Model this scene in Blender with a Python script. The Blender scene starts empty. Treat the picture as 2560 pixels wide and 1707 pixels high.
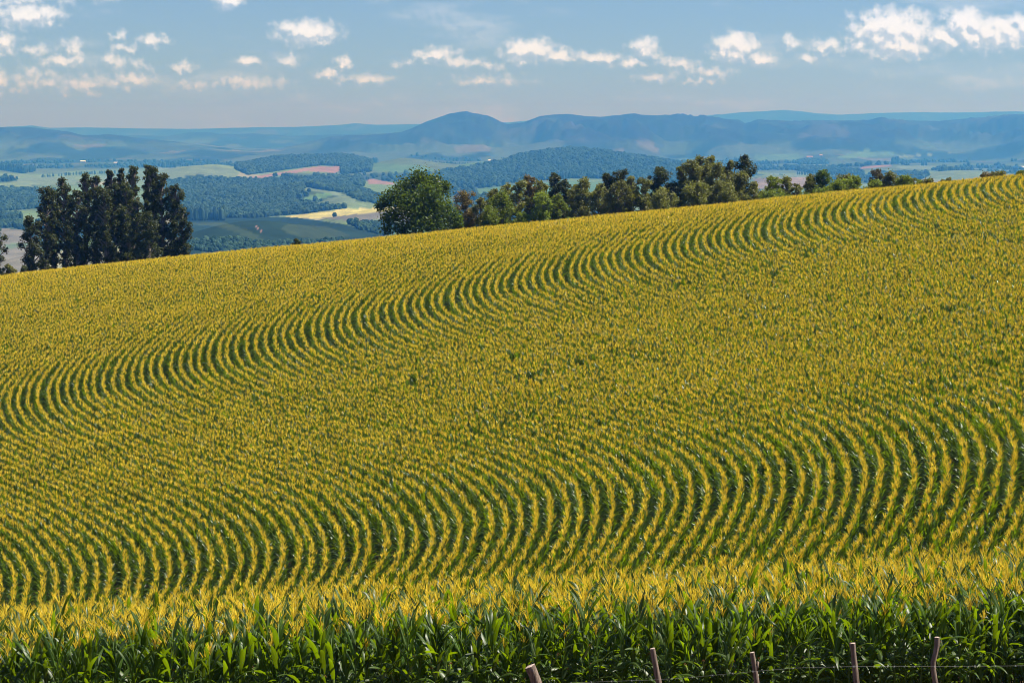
import bpy, math, random
import numpy as np

# ------------------------------------------------------------------ camera, world, sun, exposure
S = bpy.context.scene
COL = S.collection
FPX = 6044.0                        # focal length in photograph pixels (2560 wide): an 85 mm lens
PITCH = math.atan(523.5 / FPX)
CP, SP = math.cos(PITCH), math.sin(PITCH)

cam_data = bpy.data.cameras.new('camera')
cam = bpy.data.objects.new('camera', cam_data)
COL.objects.link(cam)
cam_data.sensor_width = 36.0
cam_data.lens = FPX / 2560.0 * 36.0
cam_data.clip_start = 0.5
cam_data.clip_end = 60000.0
cam.location = (0, 0, 0)
cam.rotation_euler = (math.pi / 2 - PITCH, 0, 0)
S.camera = cam

SUN_EL, SUN_AZ = math.radians(57), math.radians(86)      # azimuth from the view direction towards the right
SUN_DIR = np.array([math.sin(SUN_AZ) * math.cos(SUN_EL), math.cos(SUN_AZ) * math.cos(SUN_EL), math.sin(SUN_EL)])
sd = bpy.data.lights.new('sun', 'SUN')
sd.energy = 5.0
sd.angle = math.radians(0.53)
sd.color = (1.0, 0.94, 0.84)
sun = bpy.data.objects.new('sun', sd)
COL.objects.link(sun)
from mathutils import Vector
sun.rotation_euler = Vector(SUN_DIR).to_track_quat('Z', 'Y').to_euler()

S.view_settings.view_transform = 'Standard'
S.view_settings.look = 'None'
S.view_settings.gamma = 1.0
S.view_settings.exposure = 1.08
S.view_settings.use_curve_mapping = False
S.render.engine = 'CYCLES'
cy = S.cycles
cy.max_bounces = 5
cy.diffuse_bounces = 1
cy.glossy_bounces = 2
cy.transmission_bounces = 3
cy.transparent_max_bounces = 8
cy.volume_bounces = 1
cy.caustics_reflective = False
cy.caustics_refractive = False
cy.sample_clamp_indirect = 4.0
cy.use_denoising = True
cy.denoiser = 'OPENIMAGEDENOISE'
cy.denoising_input_passes = 'RGB_ALBEDO_NORMAL'
cy.denoising_prefilter = 'ACCURATE'
cy.filter_width = 1.05


class Tree:
    """small helper for shader node trees"""
    def __init__(self, nt):
        self.nt = nt
        nt.nodes.clear()

    def n(self, typ, ins=None, **attrs):
        nd = self.nt.nodes.new(typ)
        for k, v in attrs.items():
            setattr(nd, k, v)
        for k, v in (ins or {}).items():
            self.set(nd, k, v)
        return nd

    def set(self, nd, k, v):
        s = nd.inputs[k]
        if isinstance(v, bpy.types.NodeSocket):
            self.nt.links.new(v, s)
        elif isinstance(v, bpy.types.Node):
            self.nt.links.new(v.outputs[0], s)
        else:
            s.default_value = v

    def math(self, op, a, b=None, c=None, clamp=False):
        ins = {0: a}
        if b is not None: ins[1] = b
        if c is not None: ins[2] = c
        return self.n('ShaderNodeMath', ins, operation=op, use_clamp=clamp).outputs[0]

    def mix(self, f, a, b, blend='MIX'):
        nd = self.n('ShaderNodeMix', data_type='RGBA', blend_type=blend)
        self.set(nd, 0, f); self.set(nd, 6, a); self.set(nd, 7, b)
        return nd.outputs[2]

    def smooth(self, x, lo, hi, a=0.0, b=1.0):
        return self.n('ShaderNodeMapRange', {0: x, 1: lo, 2: hi, 3: a, 4: b}, interpolation_type='SMOOTHSTEP').outputs[0]


def rgb(r, g, b):
    return (r, g, b, 1.0)


# clouds of the photograph: direction (photo pixels about the view axis), half sizes, strength
CLOUDS = [
    (95, 48, 88, 34, 1.0), (40, 12, 150, 22, .55), (275, 2, 40, 16, .8), (580, 10, 34, 24, .95), (28, 116, 50, 27, .85),
    (205, 126, 34, 22, .75), (110, 134, 45, 14, .55), (175, 156, 66, 17, .75), (300, 158, 32, 25, .62), (365, 172, 24, 14, .5),
    (395, 108, 42, 16, .8), (330, 124, 28, 12, .7), (310, 94, 20, 12, .7), (15, 206, 45, 36, .6), (110, 204, 62, 27, .58),
    (220, 214, 66, 25, .55), (335, 204, 58, 25, .58), (470, 173, 30, 14, .75), (490, 214, 44, 16, .48), (620, 157, 33, 16, .85),
    (628, 210, 78, 22, .55), (725, 156, 28, 22, .7), (775, 86, 84, 32, 1.15), (858, 162, 22, 17, .9), (825, 188, 40, 14, .55),
    (920, 200, 60, 17, .5), (1090, 140, 56, 20, .95), (1155, 158, 56, 16, .7), (1220, 203, 90, 14, .45), (1318, 130, 74, 34, 1.2),
    (1400, 142, 56, 18, .95), (1500, 148, 66, 17, .85), (1570, 162, 46, 13, .7), (1610, 124, 42, 26, .95), (1690, 164, 56, 18, .65),
    (1770, 182, 66, 15, .6), (1640, 196, 50, 12, .45), (1830, 122, 62, 38, 1.25), (1896, 153, 46, 21, .95), (1975, 113, 27, 20, .8),
    (2058, 122, 48, 20, .7), (2012, 148, 30, 14, .65), (2215, 84, 112, 56, 1.35), (2235, 122, 100, 36, 1.05), (2155, 54, 28, 15, .75),
    (2140, 118, 40, 20, .7), (2390, 70, 60, 46, 1.3), (2460, 92, 115, 46, 1.25), (2545, 78, 64, 40, 1.25), (2340, 100, 70, 34, 1.0),
    (2620, 100, 90, 40, 1.0), (2760, 80, 70, 28, .8), (-90, 60, 100, 36, .9), (-120, 190, 90, 30, .6), (-200, 120, 60, 25, .8),
    (1730, 206, 50, 9, .4), (1225, 168, 40, 12, .5), (1010, 160, 30, 10, .4),
]


def cloud_group():
    g = bpy.data.node_groups.new('cloud_density', 'ShaderNodeTree')
    g.interface.new_socket('P', in_out='INPUT', socket_type='NodeSocketVector')
    g.interface.new_socket('D', in_out='OUTPUT', socket_type='NodeSocketFloat')
    t = Tree(g)
    gi, go = t.n('NodeGroupInput'), t.n('NodeGroupOutput')
    P = gi.outputs[0]
    warp = t.n('ShaderNodeTexNoise', {'Vector': P, 'Scale': 3.2, 'Detail': 4.0, 'Roughness': 0.55}, noise_dimensions='2D')
    wv = t.n('ShaderNodeVectorMath', {0: warp.outputs['Color'], 1: (.5, .5, .5)}, operation='SUBTRACT')
    wv = t.n('ShaderNodeVectorMath', {0: wv.outputs[0], 1: (.42, .30, 0)}, operation='MULTIPLY')
    Pw = t.n('ShaderNodeVectorMath', {0: P, 1: wv.outputs[0]}, operation='ADD').outputs[0]
    acc = None
    for (u, v, ru, rv, s) in CLOUDS:
        c = ((u - 1280) / 100.0, (330 - v) / 100.0, 0.0)
        d = t.n('ShaderNodeVectorMath', {0: Pw, 1: c}, operation='SUBTRACT')
        d = t.n('ShaderNodeVectorMath', {0: d.outputs[0], 1: (85.0 / ru, 85.0 / rv, 0.0)}, operation='MULTIPLY')
        l = t.n('ShaderNodeVectorMath', {0: d.outputs[0]}, operation='LENGTH').outputs['Value']
        f = t.math('MULTIPLY_ADD', l, -s, s)
        acc = f if acc is None else t.n('ShaderNodeMath', {0: acc, 1: f, 2: 0.12}, operation='SMOOTH_MAX').outputs[0]
    acc = t.math('MAXIMUM', acc, -1.0)
    fine = t.n('ShaderNodeTexNoise', {'Vector': P, 'Scale': 3.6, 'Detail': 6.0, 'Roughness': 0.51}, noise_dimensions='2D').outputs[0]
    nz = t.math('MULTIPLY_ADD', fine, 1.15, -0.56)
    t.set(go, 0, t.math('ADD', acc, nz))
    return g


def make_world():
    wld = bpy.data.worlds.new('World')
    S.world = wld
    wld.use_nodes = True
    t = Tree(wld.node_tree)
    sky = t.n('ShaderNodeTexSky', sky_type='NISHITA', sun_disc=False)
    sky.sun_elevation = SUN_EL
    sky.sun_rotation = SUN_AZ
    sky.altitude = 900
    sky.air_density = 1.0
    sky.dust_density = 0.25
    sky.ozone_density = 3.0
    skyc = t.mix(1.0, sky.outputs[0], rgb(0.55, 0.71, 1.05), 'MULTIPLY')
    base = t.n('ShaderNodeBackground', {0: skyc, 1: 0.050})
    tc = t.n('ShaderNodeTexCoord').outputs['Generated']
    xyz = t.n('ShaderNodeSeparateXYZ', {0: tc})
    az = t.math('ARCTAN2', xyz.outputs[0], xyz.outputs[1])
    el = t.math('ARCSINE', xyz.outputs[2])
    px = t.math('MULTIPLY', az, FPX / 100.0)
    py = t.math('MULTIPLY', el, FPX / 100.0)
    P = t.n('ShaderNodeCombineXYZ', {0: px, 1: py, 2: 0.0}).outputs[0]
    # the clouds in view
    g = cloud_group()
    g1 = t.n('ShaderNodeGroup'); g1.node_tree = g; t.set(g1, 0, P)
    Po = t.n('ShaderNodeVectorMath', {0: P, 1: (.06, .13, 0)}, operation='ADD').outputs[0]
    g2 = t.n('ShaderNodeGroup'); g2.node_tree = g; t.set(g2, 0, Po)
    d1, d2 = g1.outputs[0], g2.outputs[0]
    cov = t.smooth(d1, -0.12, 0.88)
    lit = t.smooth(t.math('SUBTRACT', d1, d2), -0.30, 0.17)
    ccol = t.mix(lit, rgb(0.28, 0.34, 0.45), rgb(0.52, 0.55, 0.64))
    near = t.n('ShaderNodeBackground', {0: ccol, 1: 1.0})
    cov = t.math('MULTIPLY', cov, 0.90)
    veilv = t.n('ShaderNodeVectorMath', {0: P, 1: (.16, .75, 0)}, operation='MULTIPLY').outputs[0]
    veil = t.n('ShaderNodeTexNoise', {'Vector': veilv, 'Scale': 1.3, 'Detail': 5.0, 'Roughness': .6}, noise_dimensions='2D').outputs[0]
    cov = t.math('MAXIMUM', cov, t.smooth(veil, .50, .75, 0.0, .22))
    seen = t.n('ShaderNodeMixShader', {0: cov, 1: base, 2: near})
    # the same kind of scattered cumulus everywhere else, cheaper
    nrm = t.n('ShaderNodeCombineXYZ', {0: t.math('MULTIPLY', az, 9.0), 1: t.math('MULTIPLY', el, 26.0), 2: 0.0}).outputs[0]
    fz = t.n('ShaderNodeTexNoise', {'Vector': nrm, 'Scale': 1.4, 'Detail': 5.0, 'Roughness': .6}, noise_dimensions='2D').outputs[0]
    fc = t.smooth(fz, 0.56, 0.70, 0.0, 0.85)
    far = t.n('ShaderNodeBackground', {0: rgb(.5, .51, .56), 1: 1.0})
    other = t.n('ShaderNodeMixShader', {0: fc, 1: base, 2: far})
    inx = t.math('LESS_THAN', t.math('ABSOLUTE', px), 16.5)
    iny = t.math('LESS_THAN', t.math('ABSOLUTE', t.math('SUBTRACT', py, 2.0)), 2.2)
    m = t.math('MULTIPLY', inx, iny)
    fin = t.n('ShaderNodeMixShader', {0: m, 1: other, 2: seen})
    t.n('ShaderNodeOutputWorld', {0: fin})
    wld.cycles.sampling_method = 'MANUAL'
    wld.cycles.sample_map_resolution = 512


make_world()

# ------------------------------------------------------------------ general helpers
rng = np.random.default_rng(7)
random.seed(7)


def unproj(u, v, Y):
    """point at depth Y seen in direction of photograph pixel (u, v)"""
    a = (u - 1280) / FPX
    b = -(v - 853.5) / FPX
    d = np.array([a, CP + b * SP, -SP + b * CP])
    return d * (Y / d[1])


def proj(X, Y, Z):
    zc = Y * CP - Z * SP
    yc = Y * SP + Z * CP
    return 1280 + FPX * X / zc, 853.5 - FPX * yc / zc


def link(name, mesh, mat=None, parent=None):
    o = bpy.data.objects.new(name, mesh)
    COL.objects.link(o)
    if mat is not None:
        mesh.materials.clear()
        for m in (mat if isinstance(mat, (list, tuple)) else [mat]):
            mesh.materials.append(m)
    if parent is not None:
        o.parent = parent
    return o


def tag(o, label=None, cat=None, group=None, kind=None):
    for k, v in (('label', label), ('category', cat), ('group', group), ('kind', kind)):
        if v:
            o[k] = v
    return o


def empty(name, loc, rz=0.0):
    o = bpy.data.objects.new(name, None)
    COL.objects.link(o)
    o.location = loc
    o.rotation_euler = (0, 0, rz)
    o.empty_display_size = 0.2
    return o


class MB:
    """collects verts / faces / uvs / material indices"""
    def __init__(self):
        self.v, self.f, self.uv, self.mi = [], [], [], []
        self.nv = 0

    def add(self, verts, faces, uv=None, mi=0):
        b = self.nv
        self.v.extend([tuple(p) for p in verts])
        self.nv += len(verts)
        for f in faces:
            self.f.append(tuple(i + b for i in f))
            self.mi.append(mi)
        self.uv.extend([(0, 0)] * len(verts) if uv is None else uv)

    def tube(self, pts, rad, sides=5, mi=0, cap=True):
        pts = [np.array(p, float) for p in pts]
        n = len(pts)
        if not hasattr(rad, '__len__'):
            rad = [rad] * n
        vs, fs = [], []
        for i, p in enumerate(pts):
            t = pts[min(i + 1, n - 1)] - pts[max(i - 1, 0)]
            t = t / (np.linalg.norm(t) + 1e-9)
            ref = np.array([1.0, 0, 0]) if abs(t[0]) < .8 else np.array([0, 1.0, 0])
            a = np.cross(t, ref); a /= np.linalg.norm(a)
            b = np.cross(t, a)
            for k in range(sides):
                th = 2 * math.pi * k / sides
                vs.append(p + rad[i] * (math.cos(th) * a + math.sin(th) * b))
        for i in range(n - 1):
            for k in range(sides):
                k2 = (k + 1) % sides
                fs.append((i * sides + k, i * sides + k2, (i + 1) * sides + k2, (i + 1) * sides + k))
        if cap:
            fs.append(tuple(range((n - 1) * sides, n * sides)))
            fs.append(tuple(reversed(range(sides))))
        self.add(vs, fs, mi=mi)

    def box(self, c, s, mi=0):
        x, y, z = c; a, b, h = s[0] / 2, s[1] / 2, s[2] / 2
        vs = [(x - a, y - b, z - h), (x + a, y - b, z - h), (x + a, y + b, z - h), (x - a, y + b, z - h),
              (x - a, y - b, z + h), (x + a, y - b, z + h), (x + a, y + b, z + h), (x - a, y + b, z + h)]
        self.add(vs, [(3, 2, 1, 0), (4, 5, 6, 7), (0, 1, 5, 4), (1, 2, 6, 5), (2, 3, 7, 6), (3, 0, 4, 7)], mi=mi)

    def mesh(self, name, smooth=False):
        me = bpy.data.meshes.new(name)
        me.from_pydata(self.v, [], self.f)
        if any(self.mi):
            me.polygons.foreach_set('material_index', self.mi)
        uvl = me.uv_layers.new(name='UVMap')
        li = np.empty(len(me.loops), np.int32)
        me.loops.foreach_get('vertex_index', li)
        uvl.data.foreach_set('uv', np.array(self.uv, np.float32)[li].ravel())
        if smooth:
            me.polygons.foreach_set('use_smooth', [True] * len(me.polygons))
        me.update()
        return me


def mesh_np(name, verts, quads, smooth=True):
    """mesh straight from arrays (quads: N x 4)"""
    me = bpy.data.meshes.new(name)
    me.vertices.add(len(verts))
    me.vertices.foreach_set('co', np.asarray(verts, np.float32).ravel())
    q = np.asarray(quads, np.int32)
    k = q.shape[1]
    me.loops.add(q.size)
    me.loops.foreach_set('vertex_index', q.ravel())
    me.polygons.add(len(q))
    me.polygons.foreach_set('loop_start', np.arange(0, q.size, k, dtype=np.int32))
    me.polygons.foreach_set('loop_total', np.full(len(q), k, np.int32))
    if smooth:
        me.polygons.foreach_set('use_smooth', np.ones(len(q), bool))
    me.update(calc_edges=True)
    return me


def vnoise(x, y, seed=0):
    """smooth value noise, -1..1"""
    x = np.asarray(x, float); y = np.asarray(y, float)
    xi = np.floor(x).astype(np.int64); yi = np.floor(y).astype(np.int64)
    fx = x - xi; fy = y - yi
    fx = fx * fx * fx * (fx * (fx * 6 - 15) + 10); fy = fy * fy * fy * (fy * (fy * 6 - 15) + 10)

    def h(i, j):
        n = (i * 374761393 + j * 668265263 + seed * 974711) & 0x7fffffff
        n = ((n ^ (n >> 13)) * 1274126177) & 0x7fffffff
        n = (n ^ (n >> 16)) & 0xffff
        return n / 32767.5 - 1.0
    a = h(xi, yi) * (1 - fx) + h(xi + 1, yi) * fx
    b = h(xi, yi + 1) * (1 - fx) + h(xi + 1, yi + 1) * fx
    return a * (1 - fy) + b * fy


def fbm(x, y, seed=0, oct=4, gain=.5):
    s = 0; a = 1.0; t = 0
    for k in range(oct):
        s = s + a * vnoise(x * 2 ** k, y * 2 ** k, seed + 17 * k); t += a; a *= gain
    return s / t


def smoothstep(a, b, x):
    t = np.clip((x - a) / (b - a), 0, 1)
    return t * t * (3 - 2 * t)


def new_mat(name):
    m = bpy.data.materials.new(name)
    m.use_nodes = True
    return m, Tree(m.node_tree)


# ------------------------------------------------------------------ materials
def leaf_material(name, base, trans, tf=0.4, rough=0.38, spec=0.5, var=0.35, rib=False, scale_noise=0.0, shift=(1.5, 1.05, .7)):
    m, t = new_mat(name)
    geo = t.n('ShaderNodeNewGeometry')
    inf = t.n('ShaderNodeObjectInfo')
    isl = geo.outputs['Random Per Island']
    r = t.math('FRACT', t.math('ADD', isl, t.math('MULTIPLY', inf.outputs['Random'], 3.7)))
    k = t.math('MULTIPLY_ADD', r, 2 * var, 1.0 - var)
    k2 = t.math('MULTIPLY_ADD', inf.outputs['Random'], var, 1.0 - var / 2)
    k = t.math('MULTIPLY', k, k2)
    kk = t.n('ShaderNodeCombineColor', {0: k, 1: k, 2: k}).outputs[0]
    bc = t.mix(1.0, rgb(*base), kk, 'MULTIPLY')
    hue = t.math('FRACT', t.math('MULTIPLY', r, 7.31))
    bc = t.mix(t.math('MULTIPLY', hue, .35), bc, rgb(base[0] * shift[0], base[1] * shift[1], base[2] * shift[2]))
    if rib:
        uv = t.n('ShaderNodeUVMap').outputs[0]
        ux = t.n('ShaderNodeSeparateXYZ', {0: uv}).outputs[0]
        mid = t.math('LESS_THAN', t.math('ABSOLUTE', t.math('SUBTRACT', ux, .5)), .055)
        bc = t.mix(t.math('MULTIPLY', mid, .6), bc, rgb(.22, .27, .12))
        vein = t.math('SINE', t.math('MULTIPLY', ux, 75.0))
        bc = t.mix(t.math('MULTIPLY_ADD', vein, .09, .09), bc, rgb(base[0] * 1.9, base[1] * 1.5, base[2] * 1.7))
    if scale_noise:
        nz = t.n('ShaderNodeTexNoise', {'Vector': t.n('ShaderNodeTexCoord').outputs['Object'], 'Scale': scale_noise, 'Detail': 2.0})
        bc = t.mix(t.smooth(nz.outputs[0], .35, .7, 0., .55), bc, rgb(base[0] * 1.9, base[1] * 1.25, base[2] * .9))
    bs = t.n('ShaderNodeBsdfPrincipled', {'Base Color': bc, 'Roughness': rough, 'Specular IOR Level': spec})
    tcol = t.mix(1.0, rgb(*trans), kk, 'MULTIPLY')
    tr = t.n('ShaderNodeBsdfTranslucent', {0: tcol})
    mx = t.n('ShaderNodeMixShader', {0: tf, 1: bs, 2: tr})
    t.n('ShaderNodeOutputMaterial', {0: mx})
    return m


M_LEAF = leaf_material('maize_leaf', (.024, .055, .0035), (.25, .37, .002), .33, .40, .30, .38, rib=True)
M_STALK = leaf_material('maize_stalk', (.10, .17, .035), (.12, .2, .03), .1, .5, .3, .25)
M_TASSEL = leaf_material('maize_tassel', (.95, .745, .085), (.96, .76, .06), .50, .7, .05, .14, shift=(1.0, .90, .6))
M_HUSK = leaf_material('maize_husk', (.16, .24, .06), (.2, .3, .05), .15, .5, .3, .2)
M_SILK = leaf_material('maize_silk', (.35, .16, .05), (.4, .2, .05), .2, .6, .2, .2)


def soil_material():
    m, t = new_mat('red_soil')
    co = t.n('ShaderNodeTexCoord').outputs['Object']
    n1 = t.n('ShaderNodeTexNoise', {'Vector': co, 'Scale': .6, 'Detail': 6.0})
    n2 = t.n('ShaderNodeTexNoise', {'Vector': co, 'Scale': 14.0, 'Detail': 4.0})
    c = t.mix(n1.outputs[0], rgb(.05, .028, .016), rgb(.11, .062, .034))
    c = t.mix(t.smooth(n2.outputs[0], .45, .7), c, rgb(.16, .12, .06))
    bmp = t.n('ShaderNodeBump', {'Height': n2.outputs[0], 'Strength': .6, 'Distance': .05})
    b = t.n('ShaderNodeBsdfPrincipled', {'Base Color': c, 'Roughness': .95, 'Normal': bmp.outputs[0], 'Specular IOR Level': .1})
    t.n('ShaderNodeOutputMaterial', {0: b})
    return m


def wood_material(name, a, b):
    m, t = new_mat(name)
    co = t.n('ShaderNodeTexCoord').outputs['Object']
    mp = t.n('ShaderNodeMapping', {'Vector': co, 'Scale': (22, 22, 1.6)})
    n = t.n('ShaderNodeTexNoise', {'Vector': mp.outputs[0], 'Scale': 1.0, 'Detail': 6.0, 'Roughness': .65})
    c = t.mix(t.smooth(n.outputs[0], .35, .68), rgb(*a), rgb(*b))
    bmp = t.n('ShaderNodeBump', {'Height': n.outputs[0], 'Strength': .8, 'Distance': .02})
    bs = t.n('ShaderNodeBsdfPrincipled', {'Base Color': c, 'Roughness': .85, 'Normal': bmp.outputs[0], 'Specular IOR Level': .2})
    t.n('ShaderNodeOutputMaterial', {0: bs})
    return m


def plain(name, c, rough=.8, metal=0.0):
    m, t = new_mat(name)
    n = t.n('ShaderNodeTexNoise', {'Vector': t.n('ShaderNodeTexCoord').outputs['Object'], 'Scale': 3.0, 'Detail': 3.0})
    cc = t.mix(t.math('MULTIPLY', n.outputs[0], .5), rgb(*c), rgb(c[0] * .65, c[1] * .65, c[2] * .65))
    b = t.n('ShaderNodeBsdfPrincipled', {'Base Color': cc, 'Roughness': rough, 'Metallic': metal})
    t.n('ShaderNodeOutputMaterial', {0: b})
    return m


M_SOIL = soil_material()
M_POST = wood_material('weathered_wood', (.095, .070, .052), (.235, .175, .135))
M_ENDGRAIN = wood_material('cut_wood', (.3, .21, .16), (.52, .42, .34))
M_BARK = wood_material('eucalyptus_bark', (.10, .075, .055), (.30, .25, .20))
M_WIRE = plain('galvanised_wire', (.22, .22, .21), .6, .5)
M_WALL = plain('white_plaster', (.78, .76, .72))
M_ROOF = plain('clay_roof', (.42, .2, .13))
M_GLASS = plain('dark_glass', (.05, .06, .07), .2)
M_DOOR = plain('house_door', (.2, .12, .07))

# ------------------------------------------------------------------ terrain of the near and the far side of the dell
CTRL = [  # photograph pixel and depth of the top of the maize
    (100, 1000, 213), (1250, 700, 223), (2300, 480, 232), (600, 860, 218), (1800, 580, 228),
    (300, 1450, 142), (610, 1400, 139), (1500, 1150, 132), (2450, 1050, 126),
    (1000, 1000, 176), (1700, 870, 176), (2450, 770, 176), (250, 1180, 178),
    (0, 642, 330), (640, 597, 315), (1280, 550, 300), (1800, 503, 285), (2200, 464, 272), (2560, 440, 262), (-300, 692, 340), (2800, 415, 255),
    (200, 780, 270), (900, 668, 262), (1700, 543, 258), (2350, 462, 250),
    (-300, 1090, 213), (-200, 1560, 150), (2700, 1000, 122), (2800, 620, 190),
    (1280, 1450, 132), (2450, 1380, 112), (600, 1500, 134),
    (0, 1000, 420), (1280, 800, 400), (2560, 640, 380),
]
_P = np.array([unproj(*c) for c in CTRL])


def _rbf(P, z):
    n = len(P)
    D = np.hypot(P[:, None, 0] - P[None, :, 0], P[:, None, 1] - P[None, :, 1])
    K = np.where(D > 0, D * D * np.log(D + 1e-9), 0)
    A = np.zeros((n + 3, n + 3))
    A[:n, :n] = K + np.eye(n) * 3.0
    A[:n, n] = 1; A[:n, n + 1:] = P; A[n, :n] = 1; A[n + 1:, :n] = P.T
    return np.linalg.solve(A, np.concatenate([z, np.zeros(3)]))


_C = _rbf(_P[:, :2] / 50, _P[:, 2])
MAIZE_H = 2.45


def slope_top(x, y):
    x = np.asarray(x, float) / 50; y = np.asarray(y, float) / 50
    out = _C[-3] + _C[-2] * x + _C[-1] * y
    for (px, py), c in zip(_P[:, :2] / 50, _C):
        d2 = (x - px) ** 2 + (y - py) ** 2
        out = out + c * np.where(d2 > 0, 0.5 * d2 * np.log(d2 + 1e-18), 0)
    return out


FRONT_Y, BACK_Y = 46.0, 72.0


def near_ground(x, y):
    """the strip of maize by the fence"""
    z = -11.56 + 0.044 * x + 0.00055 * x * (y - FRONT_Y) - 0.172 * (y - FRONT_Y) + .10 * vnoise(x * .12, y * .1, 3)
    z = np.where(y < 44.5, np.maximum(z, -12.1 + 0.044 * x * np.clip(y / 44.5, 0, 1) + 0.234 * (44.5 - y)) , z)
    return np.minimum(z, -1.7)


def ground(x, y):
    x = np.asarray(x, float); y = np.asarray(y, float)
    a = near_ground(x, y)
    b = slope_top(x, np.maximum(y, 100)) - MAIZE_H
    k = smoothstep(BACK_Y + 1.5, 102, y)
    dip = 1.5 * smoothstep(BACK_Y, 84, y) * (1 - smoothstep(92, 106, y))
    return a * (1 - k) + b * k - dip


def spline(xs, ys, x):
    xs = np.array(xs, float); ys = np.array(ys, float); n = len(xs)
    h = np.diff(xs); A = np.zeros((n, n)); r = np.zeros(n)
    A[0, 0] = A[-1, -1] = 1
    for i in range(1, n - 1):
        A[i, i - 1] = h[i - 1]; A[i, i] = 2 * (h[i - 1] + h[i]); A[i, i + 1] = h[i]
        r[i] = 6 * ((ys[i + 1] - ys[i]) / h[i] - (ys[i] - ys[i - 1]) / h[i - 1])
    m = np.linalg.solve(A, r)
    i = np.clip(np.searchsorted(xs, x) - 1, 0, n - 2)
    t = x - xs[i]; hh = h[i]
    return ys[i] + t * ((ys[i + 1] - ys[i]) / hh - hh * (2 * m[i] + m[i + 1]) / 6) + t * t * m[i] / 2 + t ** 3 * (m[i + 1] - m[i]) / (6 * hh)


def row_shift(Y):
    """sideways swing of the contour-planted rows with depth"""
    return spline([60, 85, 110, 135, 157, 179, 201, 223, 245, 265, 285, 310, 340, 400],
                  [-6, 1, 10.4, 15, 10.6, 0, -10.6, -15, -12.3, -7.0, 0.5, 11, 27, 62], Y)


def build_near_ground():
    xs = np.concatenate([np.linspace(-150, -60, 20)[:-1], np.linspace(-60, 60, 81), np.linspace(60, 150, 20)[1:]])
    ys = np.concatenate([np.linspace(-60, 30, 20)[:-1], np.linspace(30, 110, 81), np.linspace(110, 640, 150)[1:]])
    X, Y = np.meshgrid(xs, ys)
    Z = ground(X, Y)
    Z = np.where(Y < 5, np.minimum(Z, -1.7), Z)
    nx, ny = len(xs), len(ys)
    I = np.arange(nx * ny).reshape(ny, nx)
    q = np.stack([I[:-1, :-1], I[:-1, 1:], I[1:, 1:], I[1:, :-1]], -1).reshape(-1, 4)
    me = mesh_np('field_ground', np.stack([X, Y, Z], -1).reshape(-1, 3), q)
    o = link('field_ground', me, M_SOIL)
    tag(o, 'reddish brown soil of the sloping maize field', kind='structure')


build_near_ground()

# ------------------------------------------------------------------ far landscape: valley, mountains
RIDGES = [  # silhouette (photo pixels), depth, front width, back width, relief
    ('main', 9300, 2300, 1500, 1.0,
     [(-700, 345), (-300, 325), (0, 320), (70, 319), (110, 322), (150, 328), (215, 338), (280, 337), (310, 341), (420, 351), (520, 362), (600, 372), (700, 370),
      (770, 356), (830, 342), (920, 339), (1000, 332), (1030, 322), (1060, 309), (1100, 294), (1130, 286), (1165, 282), (1210, 290), (1230, 296), (1250, 306),
      (1270, 312), (1290, 311), (1310, 308), (1350, 291), (1380, 288), (1420, 286), (1460, 291), (1500, 294), (1550, 291), (1580, 287), (1640, 290), (1690, 288),
      (1740, 291), (1760, 290), (1800, 297), (1820, 300), (1845, 301), (1860, 309), (1890, 301), (1920, 301), (1960, 305), (2040, 302), (2120, 303), (2160, 302),
      (2200, 298), (2280, 303), (2340, 306), (2400, 300), (2500, 290), (2560, 288), (2800, 292), (3200, 300)]),
    ('second', 12600, 1400, 1200, .5,
     [(-700, 338), (0, 336), (300, 338), (420, 340), (480, 331), (520, 330), (560, 336), (640, 334), (720, 340), (850, 336), (950, 334), (1100, 330), (1800, 330), (2560, 330), (3200, 330)]),
    ('last', 16200, 1500, 900, .4,
     [(-700, 318), (0, 318), (60, 316), (85, 314), (130, 320), (230, 319), (360, 322), (500, 322), (620, 319), (740, 318), (840, 313), (890, 309), (940, 312), (1010, 311),
      (1150, 308), (1270, 306), (1320, 302), (1400, 300), (1650, 296), (1740, 292), (1780, 288), (1850, 281), (1900, 279), (1960, 276), (2000, 279), (2040, 284), (2100, 288),
      (2150, 285), (2200, 283), (2300, 281), (2400, 282), (2530, 279), (2800, 284), (3200, 290)]),
]
BUMPS = [  # hills on the valley floor: (u, v of the top, depth, half-width in px, half-depth in m)
    (640, 541, 1520, 330, 330), (1010, 520, 2000, 260, 260), (60, 640, 1250, 260, 240),
    (1420, 374, 4700, 330, 900), (790, 390, 5200, 190, 700), (500, 415, 4300, 150, 420), (720, 448, 3900, 190, 300),
    (1010, 404, 4700, 120, 350), (1460, 478, 2700, 420, 300), (1950, 433, 3500, 130, 300), (2230, 410, 5100, 160, 350),
    (780, 468, 3150, 120, 200), (860, 488, 2600, 110, 150), (60, 450, 3700, 150, 300), (2420, 428, 4100, 200, 300),
]
VALLEY_Z = -86.0
KF = 1.7          # the valley and its mountains lie this much deeper than the figures above say


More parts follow.
